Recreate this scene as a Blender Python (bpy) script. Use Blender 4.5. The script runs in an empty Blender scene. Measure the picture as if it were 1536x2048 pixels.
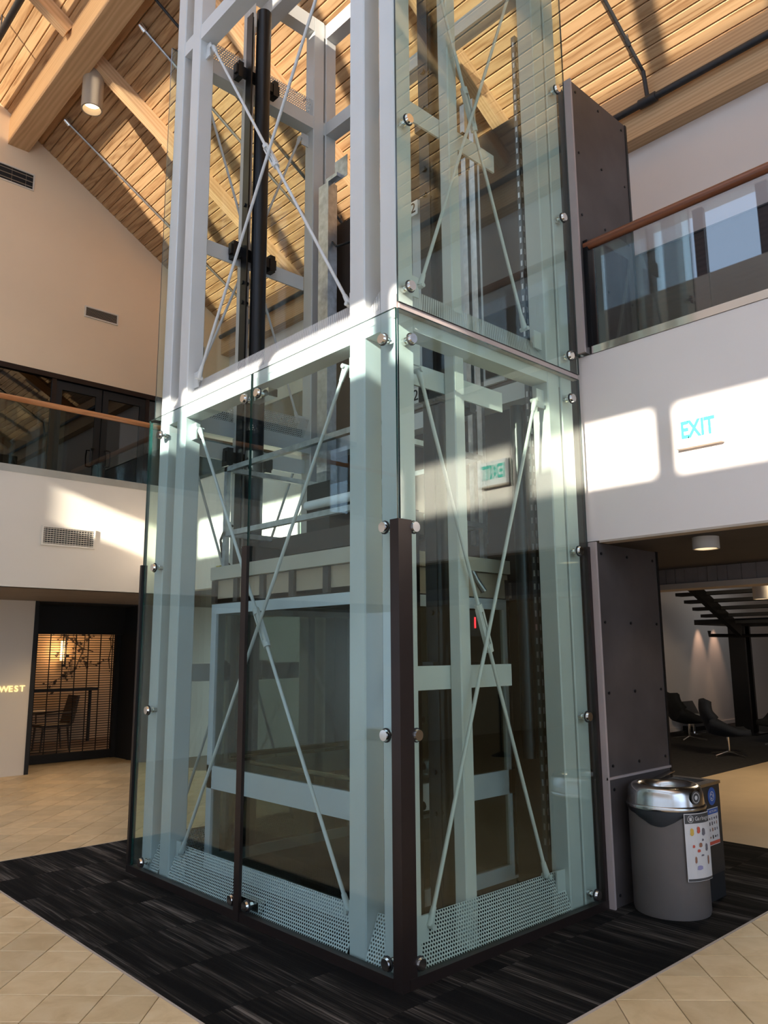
import bpy, math, random
from mathutils import Matrix, Vector
random.seed(7)
C = bpy.context.scene.collection
sc = bpy.context.scene
R = math.radians

# ------------------------------------------------------------------ camera
cam_d = bpy.data.cameras.new('camera'); cam = bpy.data.objects.new('camera', cam_d); C.objects.link(cam)
yaw, pit, rol = R(47.02), R(10.12), R(-0.40)
F = Vector((math.cos(yaw)*math.cos(pit), math.sin(yaw)*math.cos(pit), math.sin(pit)))
rt = Vector((math.sin(yaw), -math.cos(yaw), 0)); up = rt.cross(F)
rt2 = rt*math.cos(rol) + up*math.sin(rol); up2 = -rt*math.sin(rol) + up*math.cos(rol)
M = Matrix((rt2, up2, -F)).transposed().to_4x4(); M.translation = (-3.098, -3.203, 1.75)
cam.matrix_world = M
cam_d.sensor_fit = 'VERTICAL'; cam_d.sensor_height = 36.0; cam_d.lens = 36.0*1568.0/2048.0
cam_d.clip_start = 0.05; cam_d.clip_end = 300
sc.camera = cam

# ------------------------------------------------------------------ sky, sun, exposure
w = bpy.data.worlds.new('sky'); sc.world = w; w.use_nodes = True
bg = w.node_tree.nodes['Background']; bg.inputs['Color'].default_value = (0.56, 0.725, 1.0, 1); bg.inputs['Strength'].default_value = 2.6
def sun(name, d, strength, col, ang):
    l = bpy.data.lights.new(name, 'SUN'); l.energy = strength; l.color = col; l.angle = R(ang)
    o = bpy.data.objects.new(name, l); C.objects.link(o)
    o.rotation_euler = Vector(d).to_track_quat('-Z', 'Y').to_euler(); o.location = (-30, -8, 12)
    return o
sun('sun_low', (1, .25, -.27), 17.0, (1.0, .93, .82), .6)           # the low sun itself
sun('ceiling_sun', (1, .28, -.10), 8.5, (1.0, .90, .74), .5)           # second sun, added to light the roof planks
sc.view_settings.view_transform = 'Standard'; sc.view_settings.look = 'None'
sc.view_settings.exposure = 0.22; sc.view_settings.gamma = 1.0; sc.view_settings.use_curve_mapping = False
sc.cycles.transparent_max_bounces = 40
sc.cycles.max_bounces = 10; sc.cycles.diffuse_bounces = 5; sc.cycles.glossy_bounces = 4
sc.cycles.caustics_reflective = False; sc.cycles.caustics_refractive = False
sc.cycles.sample_clamp_indirect = 6.0

# ------------------------------------------------------------------ materials
MAT = {}
def nt(name):
    m = bpy.data.materials.new(name); m.use_nodes = True; MAT[name] = m
    t = m.node_tree; b = t.nodes['Principled BSDF']; return m, t, b
def L(t, a, b): t.links.new(a, b)
def mapping(t, scale, src='Object', rnd=False):
    tc = t.nodes.new('ShaderNodeTexCoord'); mp = t.nodes.new('ShaderNodeMapping'); mp.inputs['Scale'].default_value = scale
    if rnd:
        oi = t.nodes.new('ShaderNodeObjectInfo'); mu = t.nodes.new('ShaderNodeVectorMath'); mu.operation = 'SCALE'
        mu.inputs[0].default_value = (37.0, 91.0, 53.0); L(t, oi.outputs['Random'], mu.inputs['Scale'])
        ad = t.nodes.new('ShaderNodeVectorMath'); ad.operation = 'ADD'
        L(t, tc.outputs[src], ad.inputs[0]); L(t, mu.outputs[0], ad.inputs[1]); L(t, ad.outputs[0], mp.inputs['Vector'])
    else: L(t, tc.outputs[src], mp.inputs['Vector'])
    return mp.outputs['Vector']
def noise(t, vec, scale, detail=4, rough=.55, dist=0):
    n = t.nodes.new('ShaderNodeTexNoise'); n.inputs['Scale'].default_value = scale; n.inputs['Detail'].default_value = detail
    n.inputs['Roughness'].default_value = rough; n.inputs['Distortion'].default_value = dist
    L(t, vec, n.inputs['Vector']); return n.outputs['Fac']
def ramp(t, fac, stops):
    r = t.nodes.new('ShaderNodeValToRGB'); e = r.color_ramp.elements
    while len(e) < len(stops): e.new(.5)
    for i, (p, c) in enumerate(stops): e[i].position = p; e[i].color = (*c, 1)
    L(t, fac, r.inputs['Fac']); return r.outputs['Color']
def bump(t, b, fac, strength, dist=.01):
    n = t.nodes.new('ShaderNodeBump'); n.inputs['Strength'].default_value = strength; n.inputs['Distance'].default_value = dist
    L(t, fac, n.inputs['Height']); L(t, n.outputs['Normal'], b.inputs['Normal'])
def mat(name, col, rough=.5, metal=0.0, var=.06, nscale=3.0, bmp=0.0, spec=.5):
    m, t, b = nt(name)
    b.inputs['Roughness'].default_value = rough; b.inputs['Metallic'].default_value = metal
    b.inputs['Specular IOR Level'].default_value = spec
    v = mapping(t, (1, 1, 1)); f = noise(t, v, nscale)
    lo = tuple(max(0, c*(1-var)) for c in col); hi = tuple(min(1, c*(1+var)) for c in col)
    L(t, ramp(t, f, [(.3, lo), (.7, hi)]), b.inputs['Base Color'])
    if bmp: bump(t, b, noise(t, v, nscale*25, 3), bmp, .003)
    return m
def emis(name, col, s):
    m, t, b = nt(name); b.inputs['Base Color'].default_value = (*col, 1)
    b.inputs['Emission Color'].default_value = (*col, 1); b.inputs['Emission Strength'].default_value = s; return m
def wood(name, stops, scale, along, rough=.5, rnd=True, bmp=.15, knots=True):
    m, t, b = nt(name); b.inputs['Roughness'].default_value = rough
    s = [9.0, 9.0, 9.0]; s['xyz'.index(along)] = .55
    v = mapping(t, tuple(a*scale for a in s), rnd=rnd)
    wv = t.nodes.new('ShaderNodeTexWave'); wv.wave_type = 'RINGS'; wv.rings_direction = along.upper() if False else 'SPHERICAL'
    wv.inputs['Scale'].default_value = 1.1; wv.inputs['Distortion'].default_value = 7.0; wv.inputs['Detail'].default_value = 3.0
    wv.inputs['Detail Scale'].default_value = .8; L(t, v, wv.inputs['Vector'])
    n1 = noise(t, v, 1.3, 5, .6, .4)
    mx = t.nodes.new('ShaderNodeMix'); mx.inputs[0].default_value = .62; L(t, wv.outputs['Fac'], mx.inputs[2]); L(t, n1, mx.inputs[3])
    col = ramp(t, mx.outputs[0], stops)
    oi = t.nodes.new('ShaderNodeObjectInfo'); hs = t.nodes.new('ShaderNodeHueSaturation')
    mr = t.nodes.new('ShaderNodeMapRange'); mr.inputs['To Min'].default_value = .86; mr.inputs['To Max'].default_value = 1.10
    L(t, oi.outputs['Random'], mr.inputs['Value']); L(t, mr.outputs[0], hs.inputs['Value']); L(t, col, hs.inputs['Color'])
    L(t, hs.outputs[0], b.inputs['Base Color'])
    bump(t, b, mx.outputs[0], bmp, .004); return m
def glass(name, tint, f0=.045, gain=.96, rough=0.0):
    m = bpy.data.materials.new(name); m.use_nodes = True; MAT[name] = m; t = m.node_tree; t.nodes.clear()
    out = t.nodes.new('ShaderNodeOutputMaterial'); tr = t.nodes.new('ShaderNodeBsdfTransparent'); tr.inputs[0].default_value = (*tint, 1)
    gl = t.nodes.new('ShaderNodeBsdfGlossy'); gl.inputs['Roughness'].default_value = rough; gl.inputs['Color'].default_value = (.95, 1, .98, 1)
    g = t.nodes.new('ShaderNodeNewGeometry'); d = t.nodes.new('ShaderNodeVectorMath'); d.operation = 'DOT_PRODUCT'
    L(t, g.outputs['Incoming'], d.inputs[0]); L(t, g.outputs['Normal'], d.inputs[1])
    def mth(op, a, b=None):
        n = t.nodes.new('ShaderNodeMath'); n.operation = op
        for i, q in enumerate((a, b)):
            if q is None: continue
            if isinstance(q, (int, float)): n.inputs[i].default_value = q
            else: L(t, q, n.inputs[i])
        return n.outputs[0]
    ab = mth('ABSOLUTE', d.outputs['Value']); om = mth('SUBTRACT', 1.0, ab); p5 = mth('POWER', om, 5.0)
    fr = mth('ADD', mth('MULTIPLY', p5, gain), f0)
    mx = t.nodes.new('ShaderNodeMixShader'); L(t, fr, mx.inputs[0]); L(t, tr.outputs[0], mx.inputs[1]); L(t, gl.outputs[0], mx.inputs[2])
    L(t, mx.outputs[0], out.inputs['Surface']); return m

mat('white_steel', (.61, .61, .59), .38, 0, .02)
mat('wall_gable', (.93, .715, .475), .85, 0, .02, 1.2)
mat('wall_cream', (.77, .69, .57), .85, 0, .02, 1.2)
mat('wall_white', (.80, .72, .66), .85, 0, .02, 1.2)
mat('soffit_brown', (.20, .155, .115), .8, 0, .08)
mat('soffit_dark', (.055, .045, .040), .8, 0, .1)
mat('bronze_dark', (.030, .020, .017), .38, .5, .15)
mat('steel_panel', (.10, .084, .078), .42, .35, .28, 1.6)
mat('trim_pink', (.42, .34, .31), .5, .1, .05)
mat('black_metal', (.012, .012, .013), .32, .4, .1)
mat('black_matte', (.010, .010, .010), .7)
mat('galv', (.50, .52, .55), .34, .9, .22, 14.0)
mat('strut_grey', (.10, .11, .12), .4, .6, .2, 14.0)
mat('shoe_tan', (.52, .48, .40), .42, .5, .1)
mat('chrome', (.80, .78, .75), .10, 1.0, .03)
mat('alu', (.60, .63, .66), .42, .3, .04)
mat('car_beige', (.50, .44, .36), .55, .15, .06)
mat('car_panel', (.42, .32, .23), .5, .1, .08)
mat('car_brown', (.055, .038, .031), .5, .1, .1)
mat('bin_grey', (.125, .105, .092), .55, 0, .05, 6)
mat('bin_dark', (.028, .028, .028), .4, .1, .1)
mat('steel_brushed', (.56, .54, .51), .22, 1.0, .06, 8)
mat('bag_black', (.012, .012, .013), .35, 0, .2, 20, .6)
mat('pipe_black', (.035, .035, .037), .5, .2, .2, 10)
mat('lamp_tan', (.42, .33, .24), .5, 0, .04)
mat('lamp_white', (.55, .50, .44), .5)
mat('concrete_board', (.20, .165, .150), .75, 0, .12, 6, .3)
mat('band_tan', (.44, .36, .29), .6)
mat('floor_beige', (.66, .50, .31), .45, 0, .08, 1.5)
mat('carpet_lounge', (.018, .016, .015), .95, 0, .5, 14)
mat('navy_fabric', (.012, .016, .024), .9, 0, .2, 40, .3)
mat('black_fabric', (.010, .011, .012), .9, 0, .2, 40, .3)
mat('table_pale', (.30, .34, .31), .35)
mat('gold_letter', (.93, .80, .45), .35, .1)
mat('paper', (.62, .58, .54), .6)
mat('paper_dark', (.06, .055, .05), .6)
mat('ink_red', (.55, .09, .05), .6)
mat('ink_yellow', (.62, .38, .06), .6)
mat('ink_blue', (.035, .10, .34), .55)
mat('ink_grey', (.16, .14, .15), .6)
mat('ink_brown', (.30, .14, .08), .6)
mat('ink_lilac', (.30, .27, .42), .6)
mat('sign_white', (.80, .80, .80), .5)
mat('sign_green', (.02, .45, .36), .5)
mat('sun_block', (.55, .54, .53), .9)
mat('grout', (.20, .145, .095), .9)
mat('warm_wall', (.56, .38, .22), .9)
mat('mural_ink', (.07, .045, .03), .9)
mat('wood_mid', (.13, .075, .04), .55)
mat('yellow_box', (.65, .48, .05), .5)
emis('lamp_glow', (1.0, .80, .50), 4)
emis('lamp_soft', (1.0, .82, .52), .9)
emis('sconce_glow', (1.0, .66, .30), 5)
emis('letter_sheen_glow', (.95, .76, .36), .9)  # sheen of the gold letters put in as weak emission
emis('led_red', (1.0, .02, .03), 3)
emis('led_blue', (.2, .6, 1.0), 4)
wood('plank_wood', [(.22, (.33, .165, .068)), (.42, (.52, .305, .145)), (.75, (.62, .39, .20))], 2.0, 'y', .55, bmp=.15)
wood('rafter_wood', [(.2, (.56, .33, .16)), (.55, (.68, .43, .23)), (.8, (.74, .49, .28))], .9, 'x', .6, bmp=.05)
wood('purlin_wood', [(.2, (.56, .335, .165)), (.55, (.68, .43, .22)), (.8, (.74, .49, .27))], .9, 'y', .6, bmp=.05)
wood('rail_wood_dark', [(.25, (.16, .050, .022)), (.7, (.26, .090, .040))], 1.2, 'y', .32, bmp=.02)
wood('rail_wood', [(.25, (.42, .16, .055)), (.7, (.60, .27, .11))], 1.2, 'x', .35, bmp=.02)
wood('panel_wood', [(.25, (.030, .016, .012)), (.7, (.055, .030, .022))], .6, 'y', .4, bmp=.02)
wood('grille_wood', [(.25, (.05, .03, .015)), (.7, (.09, .055, .03))], 1, 'x', .6)
glass('glass_tower', (.88, .955, .955), .035, .95)
glass('glass_tower_b', (.90, .96, .92), .062, 1.0)
glass('glass_guard', (.80, .82, .86), .085, 1.0)
glass('glass_clear', (.93, .96, .95), .045)
glass('glass_car', (.66, .67, .63), .03, .9)
glass('glass_tint', (.55, .53, .50), .05)
glass('glass_dark', (.16, .155, .15), .085)
mat('glass_edge', (.008, .045, .038), .15, 0, .05)
mat('glass_edge_dark', (.012, .022, .024), .15, 0, .05)
def stone():
    m, t, b = nt('tile_stone'); b.inputs['Roughness'].default_value = .42
    v = mapping(t, (1, 1, 1), rnd=True); f = noise(t, v, 5, 6, .6, .8)
    col = ramp(t, f, [(.25, (.55, .375, .185)), (.5, (.66, .475, .255)), (.75, (.73, .55, .32))])
    oi = t.nodes.new('ShaderNodeObjectInfo'); hs = t.nodes.new('ShaderNodeHueSaturation')
    mr = t.nodes.new('ShaderNodeMapRange'); mr.inputs['To Min'].default_value = .86; mr.inputs['To Max'].default_value = 1.12
    L(t, oi.outputs['Random'], mr.inputs['Value']); L(t, mr.outputs[0], hs.inputs['Value']); L(t, col, hs.inputs['Color']); L(t, hs.outputs[0], b.inputs['Base Color'])
    bump(t, b, noise(t, v, 40, 3), .06, .002)
stone()
def carpet():
    m, t, b = nt('carpet_stripe'); b.inputs['Roughness'].default_value = .95; b.inputs['Specular IOR Level'].default_value = .1
    v = mapping(t, (75, 1.6, 1), rnd=True); f = noise(t, v, 1.0, 3, .7)
    v2 = mapping(t, (9, .5, 1), rnd=True); f2 = noise(t, v2, 1.0, 2, .5)
    ad = t.nodes.new('ShaderNodeMath'); ad.operation = 'MULTIPLY'; L(t, f, ad.inputs[0]); L(t, f2, ad.inputs[1])
    col = ramp(t, ad.outputs[0], [(.18, (.005, .0045, .004)), (.27, (.014, .012, .010)), (.345, (.050, .043, .036)), (.43, (.15, .128, .108))])
    L(t, col, b.inputs['Base Color'])
    v3 = mapping(t, (1, 1, 1)); bump(t, b, noise(t, v3, 320, 2), .5, .004)
carpet()

# ------------------------------------------------------------------ mesh builder
class MB:
    def __init__(s): s.v = []; s.f = []; s.mi = []; s.cur = 0
    def add(s, vs, fs):
        o = len(s.v); s.v += [tuple(p) for p in vs]; s.f += [tuple(i+o for i in f) for f in fs]; s.mi += [s.cur]*len(fs); return s
    def box(s, x0, x1, y0, y1, z0, z1):
        vs = [(x, y, z) for x in (x0, x1) for y in (y0, y1) for z in (z0, z1)]
        return s.add(vs, [(0, 1, 3, 2), (4, 6, 7, 5), (0, 4, 5, 1), (2, 3, 7, 6), (0, 2, 6, 4), (1, 5, 7, 3)])
    def bar(s, p, q, a, b, ref=(0, 0, 1)):
        p, q = Vector(p), Vector(q); d = (q-p).normalized(); u = d.cross(Vector(ref))
        if u.length < 1e-4: u = d.cross(Vector((1, 0, 0)))
        u.normalize(); w_ = u.cross(d); vs = []
        for c in (p, q):
            for i, j in ((-1, -1), (1, -1), (1, 1), (-1, 1)): vs.append(c + u*a/2*i + w_*b/2*j)
        return s.add(vs, [(0, 1, 2, 3), (7, 6, 5, 4), (0, 4, 5, 1), (1, 5, 6, 2), (2, 6, 7, 3), (3, 7, 4, 0)])
    def cyl(s, p, q, r, n=16, r2=None):
        p, q = Vector(p), Vector(q); d = (q-p).normalized(); u = d.cross(Vector((0, 0, 1)))
        if u.length < 1e-4: u = Vector((1, 0, 0))
        u.normalize(); w_ = d.cross(u); r2 = r if r2 is None else r2; vs = []
        for c, rr in ((p, r), (q, r2)):
            for i in range(n):
                a = 2*math.pi*i/n; vs.append(c + u*rr*math.cos(a) + w_*rr*math.sin(a))
        fs = [(i, (i+1) % n, n+(i+1) % n, n+i) for i in range(n)] + [tuple(range(n-1, -1, -1)), tuple(range(n, 2*n))]
        return s.add(vs, fs)
    def lathe(s, prof, c=(0, 0, 0), n=48, cap=True):
        vs = []; k = len(prof)
        for i in range(n):
            a = 2*math.pi*i/n
            for r, z in prof: vs.append((c[0]+r*math.cos(a), c[1]+r*math.sin(a), c[2]+z))
        fs = [(i*k+j, ((i+1) % n)*k+j, ((i+1) % n)*k+j+1, i*k+j+1) for i in range(n) for j in range(k-1)]
        if cap: fs += [tuple(i*k for i in range(n-1, -1, -1)), tuple(i*k+k-1 for i in range(n))]
        return s.add(vs, fs)
    def tube(s, pts, r, n=10):
        pts = [Vector(p) for p in pts]; vs = []; prev = None
        for i, p in enumerate(pts):
            d = (pts[min(i+1, len(pts)-1)] - pts[max(i-1, 0)]).normalized()
            u = prev - d*prev.dot(d) if prev is not None else d.cross(Vector((0, 0, 1)))
            if u.length < 1e-4: u = d.cross(Vector((1, 0, 0)))
            u.normalize(); prev = u; w_ = d.cross(u)
            for k in range(n):
                a = 2*math.pi*k/n; vs.append(p + u*r*math.cos(a) + w_*r*math.sin(a))
        fs = [(i*n+k, i*n+(k+1) % n, (i+1)*n+(k+1) % n, (i+1)*n+k) for i in range(len(pts)-1) for k in range(n)]
        fs += [tuple(range(n-1, -1, -1)), tuple(range((len(pts)-1)*n, len(pts)*n))]
        return s.add(vs, fs)
    def prism(s, poly, y0, y1, ax='y'):
        k = len(poly); vs = []
        for c in (y0, y1):
            for a, b in poly: vs.append({'y': (a, c, b), 'x': (c, a, b), 'z': (a, b, c)}[ax])
        return s.add(vs, [tuple(range(k)), tuple(range(2*k-1, k-1, -1))] + [(i, k+i, k+(i+1) % k, (i+1) % k) for i in range(k)])
    def build(s, name, m, parent=None, smooth=False, loc=None):
        me = bpy.data.meshes.new(name); me.from_pydata(s.v, [], s.f)
        for mm in (m if isinstance(m, (list, tuple)) else [m]): me.materials.append(MAT[mm])
        if any(s.mi): me.polygons.foreach_set('material_index', s.mi)
        if smooth:
            me.polygons.foreach_set('use_smooth', [len(f) < 5 for f in s.f])
            me.update(); me.set_sharp_from_angle(angle=R(40))
        me.update(); o = bpy.data.objects.new(name, me); C.objects.link(o)
        if loc is not None: o.location = loc
        if parent is not None: attach(o, parent)
        return o
def attach(o, p):
    o.parent = p; o.matrix_parent_inverse = Matrix.Translation(p.location).inverted()
def tag(o, label=None, cat=None, group=None, kind=None):
    for k, v in (('label', label), ('category', cat), ('group', group), ('kind', kind)):
        if v: o[k] = v
    return o
def thing(name, label, cat, loc=(0, 0, 0), group=None, kind=None):
    o = bpy.data.objects.new(name, None); o.empty_display_size = .1; C.objects.link(o); o.location = loc
    return tag(o, label, cat, group, kind)
def copy_to(o, parent, loc, rot=None):
    c = o.copy(); C.objects.link(c); c.location = loc
    if rot: c.rotation_euler = rot
    if parent is not None: c.parent = parent; c.matrix_parent_inverse = Matrix.Translation(parent.location).inverted()
    return c
def text_mb(name, s, size, depth, m, parent, mtx, bold=0.0):
    cu = bpy.data.curves.new(name, 'FONT'); cu.body = s; cu.size = size; cu.extrude = depth; cu.align_x = 'CENTER'; cu.align_y = 'CENTER'; cu.offset = size*bold
    t = bpy.data.objects.new(name, cu); C.objects.link(t)
    me = bpy.data.meshes.new_from_object(t.evaluated_get(bpy.context.evaluated_depsgraph_get()))
    bpy.data.objects.remove(t); bpy.data.curves.remove(cu)
    me.transform(mtx); me.materials.clear(); me.materials.append(MAT[m]); me.name = name
    o = bpy.data.objects.new(name, me); C.objects.link(o)
    if parent is not None: attach(o, parent)
    return o
def basis(o, x, y, n): # text frame: x along, y up, n out
    m = Matrix((Vector(x), Vector(y), Vector(n))).transposed().to_4x4(); m.translation = o; return m
def pane(name, x0, x1, y0, y1, z0, z1, m, edge, parent, thin):
    b = MB(); b.box(x0, x1, y0, y1, z0, z1)
    big = {'x': (0, 1), 'y': (2, 3), 'z': (4, 5)}[thin]
    b.mi = [0 if i in big else 1 for i in range(6)]
    return b.build(name, [m, edge], parent)

# ------------------------------------------------------------------ the setting: unseen sun blockers and windows
RA, RB = -.604, 10.869                                   # roof underside: z = RA x + RB
roofz = lambda x: RA*x + RB
st = lambda o: tag(o, kind='structure')
b = MB(); b.box(-40.4, -40, -120, 120, -12, 12); st(b.build('sun_block_low', 'sun_block'))  # unseen screen added to keep both suns out of the lower openings
b = MB(); b.box(-40.4, -40, -120, 120, 16.6, 23); st(b.build('sun_block_high', 'sun_block'))  # upper part of the added screen, stops the low sun at the clerestory
ww = MB()
for z0, z1 in [(-.2, .2), (3.0, 5.68), (6.22, 9.41), (10.94, 10.98), (11.43, 11.47), (12.9, 16.0)]: ww.box(-8.3, -8, -12, 9.9, z0, z1)
ww.box(-8.3, -8, 4.64, 9.9, 5.68, 6.22)
ww.box(-8.3, -8, 5.95, 9.9, 9.41, 10.96)
wwo = st(ww.build('wall_front', 'wall_cream'))
pane('sun_filter_pane', -8.2, -8.19, -12, 9.9, 10.98, 11.43, 'glass_tint', 'bronze_dark', wwo, 'x')  # unseen filter added to pass a dimmed second sun onto the purlin
for k in range(-7, 8):
    y = -3.16 + 1.31*k
    for z0, z1, wd in ((.2, 3.0, .10), (5.68, 6.22, .16), (9.41, 10.96, .22), (11.45, 12.9, .22)):
        if -11.9 < y < 5.9:
            m_ = MB(); m_.box(-8.16, -8.04, y-wd/2, y+wd/2, z0, z1); m_.build('mullion', 'bronze_dark', wwo)
ws = MB(); ws.box(-8, 5, -12.3, -12, 9.0, 16); ws.box(2.0, 5, -12.3, -12, 0, 9); ws.box(-8, -7, -12.3, -12, 0, 9); ws.box(-7, 2, -12.3, -12, 0, .4)
st(ws.build('wall_side', 'wall_cream'))

# ------------------------------------------------------------------ floor: slab, stone tiles, carpet
b = MB(); b.box(-8, 20, -12, 16, -.3, -.006); b.build
flo = st(b.build('floor', 'grout'))
SS, ST, S0, T0 = .3025, .2932, -.053, -1.558
r2 = math.sqrt(2)
CX0, CX1, CY0, CY1 = -.93, 4.43, -.79, 4.262
hs, ht = SS/2-.0022, ST/2-.0022
def tile_corners(cs, ct, z, inset=0):
    out = []
    for i, j in ((-1, -1), (1, -1), (1, 1), (-1, 1)):
        s_, t_ = cs+i*(hs-inset), ct+j*(ht-inset); out.append(((s_+t_)/r2, (s_-t_)/r2, z))
    return out
def tile_geo(b, cx, cy, cs, ct, dz):
    top = [(p[0]-cx, p[1]-cy, 0+dz) for p in tile_corners(cs, ct, 0, .003)]
    mid = [(p[0]-cx, p[1]-cy, -.002+dz) for p in tile_corners(cs, ct, 0)]
    bot = [(p[0]-cx, p[1]-cy, -.012+dz) for p in tile_corners(cs, ct, 0)]
    fs = [(3, 2, 1, 0)] + [(i, (i+1) % 4, 4+(i+1) % 4, 4+i) for i in range(4)] + [(4+i, 4+(i+1) % 4, 8+(i+1) % 4, 8+i) for i in range(4)]
    b.add(top+mid+bot, fs)
cand = []
camp = Vector((-3.098, -3.203))
for i in range(-60, 60):
    for j in range(-60, 60):
        cs, ct = S0+(i+.5)*SS, T0+(j+.5)*ST; x, y = (cs+ct)/r2, (cs-ct)/r2
        if not (-7.8 < x < 4.6 and -8 < y < 10.4): continue
        if x > 2.05 and y > 4.5 and x > 3.2: continue
        if CX0+.2 < x < CX1-.2 and CY0+.2 < y < CY1-.2: continue
        d = Vector((x, y, 0)) - Vector((*camp, 1.75)); z = d.dot(F)
        vis = z > .3 and abs(768+1568*d.dot(rt2)/z-768) < 860 and 1024-1568*d.dot(up2)/z < 2140 and (y > -1.9 or x > 0)
        cand.append((0 if vis else 1, d.length, cs, ct, x, y))
cand.sort()
proto = None; rest = MB()
for n_, (vz, dl, cs, ct, x, y) in enumerate(cand):
    if n_ < 290 and vz == 0:
        if proto is None:
            tb = MB(); tile_geo(tb, x, y, cs, ct, 0); proto = tb.build('tile', 'tile_stone', flo, loc=(x, y, 0))
        else:
            c = copy_to(proto, flo, (x, y, random.uniform(-.0006, .0006)))
    else: tile_geo(rest, 0, 0, cs, ct, 0)
tag(rest.build('tile_field', 'tile_stone', flo), kind='stuff')
b = MB(); b.box(4.43, 20, -12, 2.12, -.01, .002); b.build('stone_field', 'floor_beige', flo)
b = MB(); b.box(4.43, 20, 2.12, 6, -.01, .004); b.build('lounge_carpet', 'carpet_lounge', flo)
car = thing('carpet', 'black striped carpet squares laid around the glass elevator', 'carpet', (CX0, CY0, 0), kind='structure')
nx, ny = 9, 8
dx_, dy_ = (CX1-CX0)/nx, (CY1-CY0)/ny
cp = MB(); cp.box(0, dx_-.001, 0, dy_-.001, 0, .006); cpo = None
for i in range(nx):
    for j in range(ny):
        p = (CX0+i*dx_, CY0+j*dy_, 0)
        if cpo is None: cpo = cp.build('carpet_tile', 'carpet_stripe', car, loc=p)
        else: copy_to(cpo, car, p)
b = MB()
b.box(CX0-.008, CX0, CY0-.008, CY1+.008, -.002, .007); b.box(CX0, CX1, CY0-.008, CY0, -.002, .007); b.box(CX0, CX1, CY1, CY1+.008, -.002, .007)
b.build('edge_strip', 'band_tan', car)

# ------------------------------------------------------------------ roof: planks, rafters, purlin, eave beam
SK0, SK1 = -6.6, -2.6                                    # unseen skylight strip, added to let in more sky light
b = MB()
for xa, xb in ((-8.4, SK0), (SK1, 5.4)): b.prism([(xa, roofz(xa)+.06), (xb, roofz(xb)+.06), (xb, roofz(xb)+.3), (xa, roofz(xa)+.3)], -12.3, 10.2)
cei = st(b.build('ceiling', 'soffit_dark'))
sl = math.atan(.604); ca_, sa_ = math.cos(sl), math.sin(sl)
pw = .136; prof = [(0, -.07), (0, -.014), (.011, 0), (pw-.011, 0), (pw-.0, -.014), (pw, -.07)]
pm = MB()
pm.prism([(u*ca_ + (-dn)*sa_*1.0*0 + (-dn)*sa_, -u*sa_ + (-dn)*ca_) for u, dn in prof], -12, 9.6)
x = 4.62; po = None; k = 0
while x > -8:
    loc = (x, 0, roofz(x))
    if po is None: po = pm.build('plank', 'plank_wood', cei, loc=loc)
    elif not SK0-.1 < x < SK1: copy_to(po, cei, loc)
    x -= (pw+.004)*ca_; k += 1
def rafter(y, x0, x1, wd=.14, dp=.24):
    b = MB(); b.box(0, (x1-x0)/ca_, 0, wd, -dp*ca_, 0); o = b.build('rafter', 'rafter_wood', cei, loc=(x0, y, roofz(x0)-.002)); o.rotation_euler = (0, sl, 0)
    return o
for y in (6.97, 4.60, 2.2, -.25, -2.6, -5.0, -7.4, -9.8):
    if y != -.25 : rafter(y, .66, 4.5)
    rafter(y, -7.8, .4)
# three bolt heads on the rafter end beyond the purlin
b = MB(); b.box(.36, .693, -12, 9.6, 10.09, 10.60); b.build('purlin', 'purlin_wood', cei)
b = MB(); b.box(4.485, 4.75, -12, 9.6, 7.86, 8.12); b.build('eave_beam', 'purlin_wood', cei)
b = MB(); b.box(4.50, 4.75, -12, 9.6, 7.49, 7.85); b.build('eave_beam', 'purlin_wood', cei)

# ------------------------------------------------------------------ walls and balconies
XW, XF, YF, YW, YL = 4.70, 2.02, 6.77, 9.6, 9.27
b = MB(); b.prism([(-8, 6.34), (XW+.2, 6.34), (XW+.2, roofz(XW+.2)+.1), (-8, roofz(-8)+.1)], YW, YW+.25); st(b.build('wall_gable', 'wall_gable'))
b = MB(); b.box(XW, XW+.2, -12, YW+.2, 6.2, 7.9); st(b.build('wall_right_upper', 'wall_white'))
# dark wood panelling below it
wp = MB(); wp.box(XW+.03, XW+.2, -12, YW+.2, 4.0, 6.2); wpo = st(wp.build('wall_right_panelling', 'panel_wood'))
y = -11.9; pp = None
while y < 9.4:
    for z0, z1 in ((4.05, 5.1), (5.11, 6.19)):
        if pp is None: b = MB(); b.box(0, .03, 0, 1.19, 0, 1.05); pp = b.build('panel', 'panel_wood', wpo, loc=(XW, y, z0))
        else: copy_to(pp, wpo, (XW, y, z0))
    y += 1.2
# slabs: fascia, walkway, soffit
b = MB(); b.box(XF, XF+.12, -12, .055, 2.556, 4.01); st(b.build('wall_fascia_right', 'wall_white'))
b = MB(); b.box(XF, XF+.12, 3.2, YF, 2.556, 4.01); st(b.build('wall_fascia_beyond', 'wall_white'))
b = MB(); b.box(-8, XF+.12, YF, YF+.12, 2.556, 4.01); st(b.build('wall_fascia_left', 'wall_cream'))
b = MB(); b.box(XF+.12, XW+.2, -12, YF+.1, 2.70, 3.98); b.box(-8, XW+.2, YF+.12, YW+.25, 2.70, 3.98)
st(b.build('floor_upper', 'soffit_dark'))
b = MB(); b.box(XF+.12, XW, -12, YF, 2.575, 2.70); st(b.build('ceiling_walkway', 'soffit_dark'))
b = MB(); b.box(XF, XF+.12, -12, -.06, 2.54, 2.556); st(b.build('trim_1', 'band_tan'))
b = MB(); b.box(-8, XW+.2, YF+.02, YW+.9, 2.556, 2.70); st(b.build('ceiling_left', 'soffit_brown'))
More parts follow.
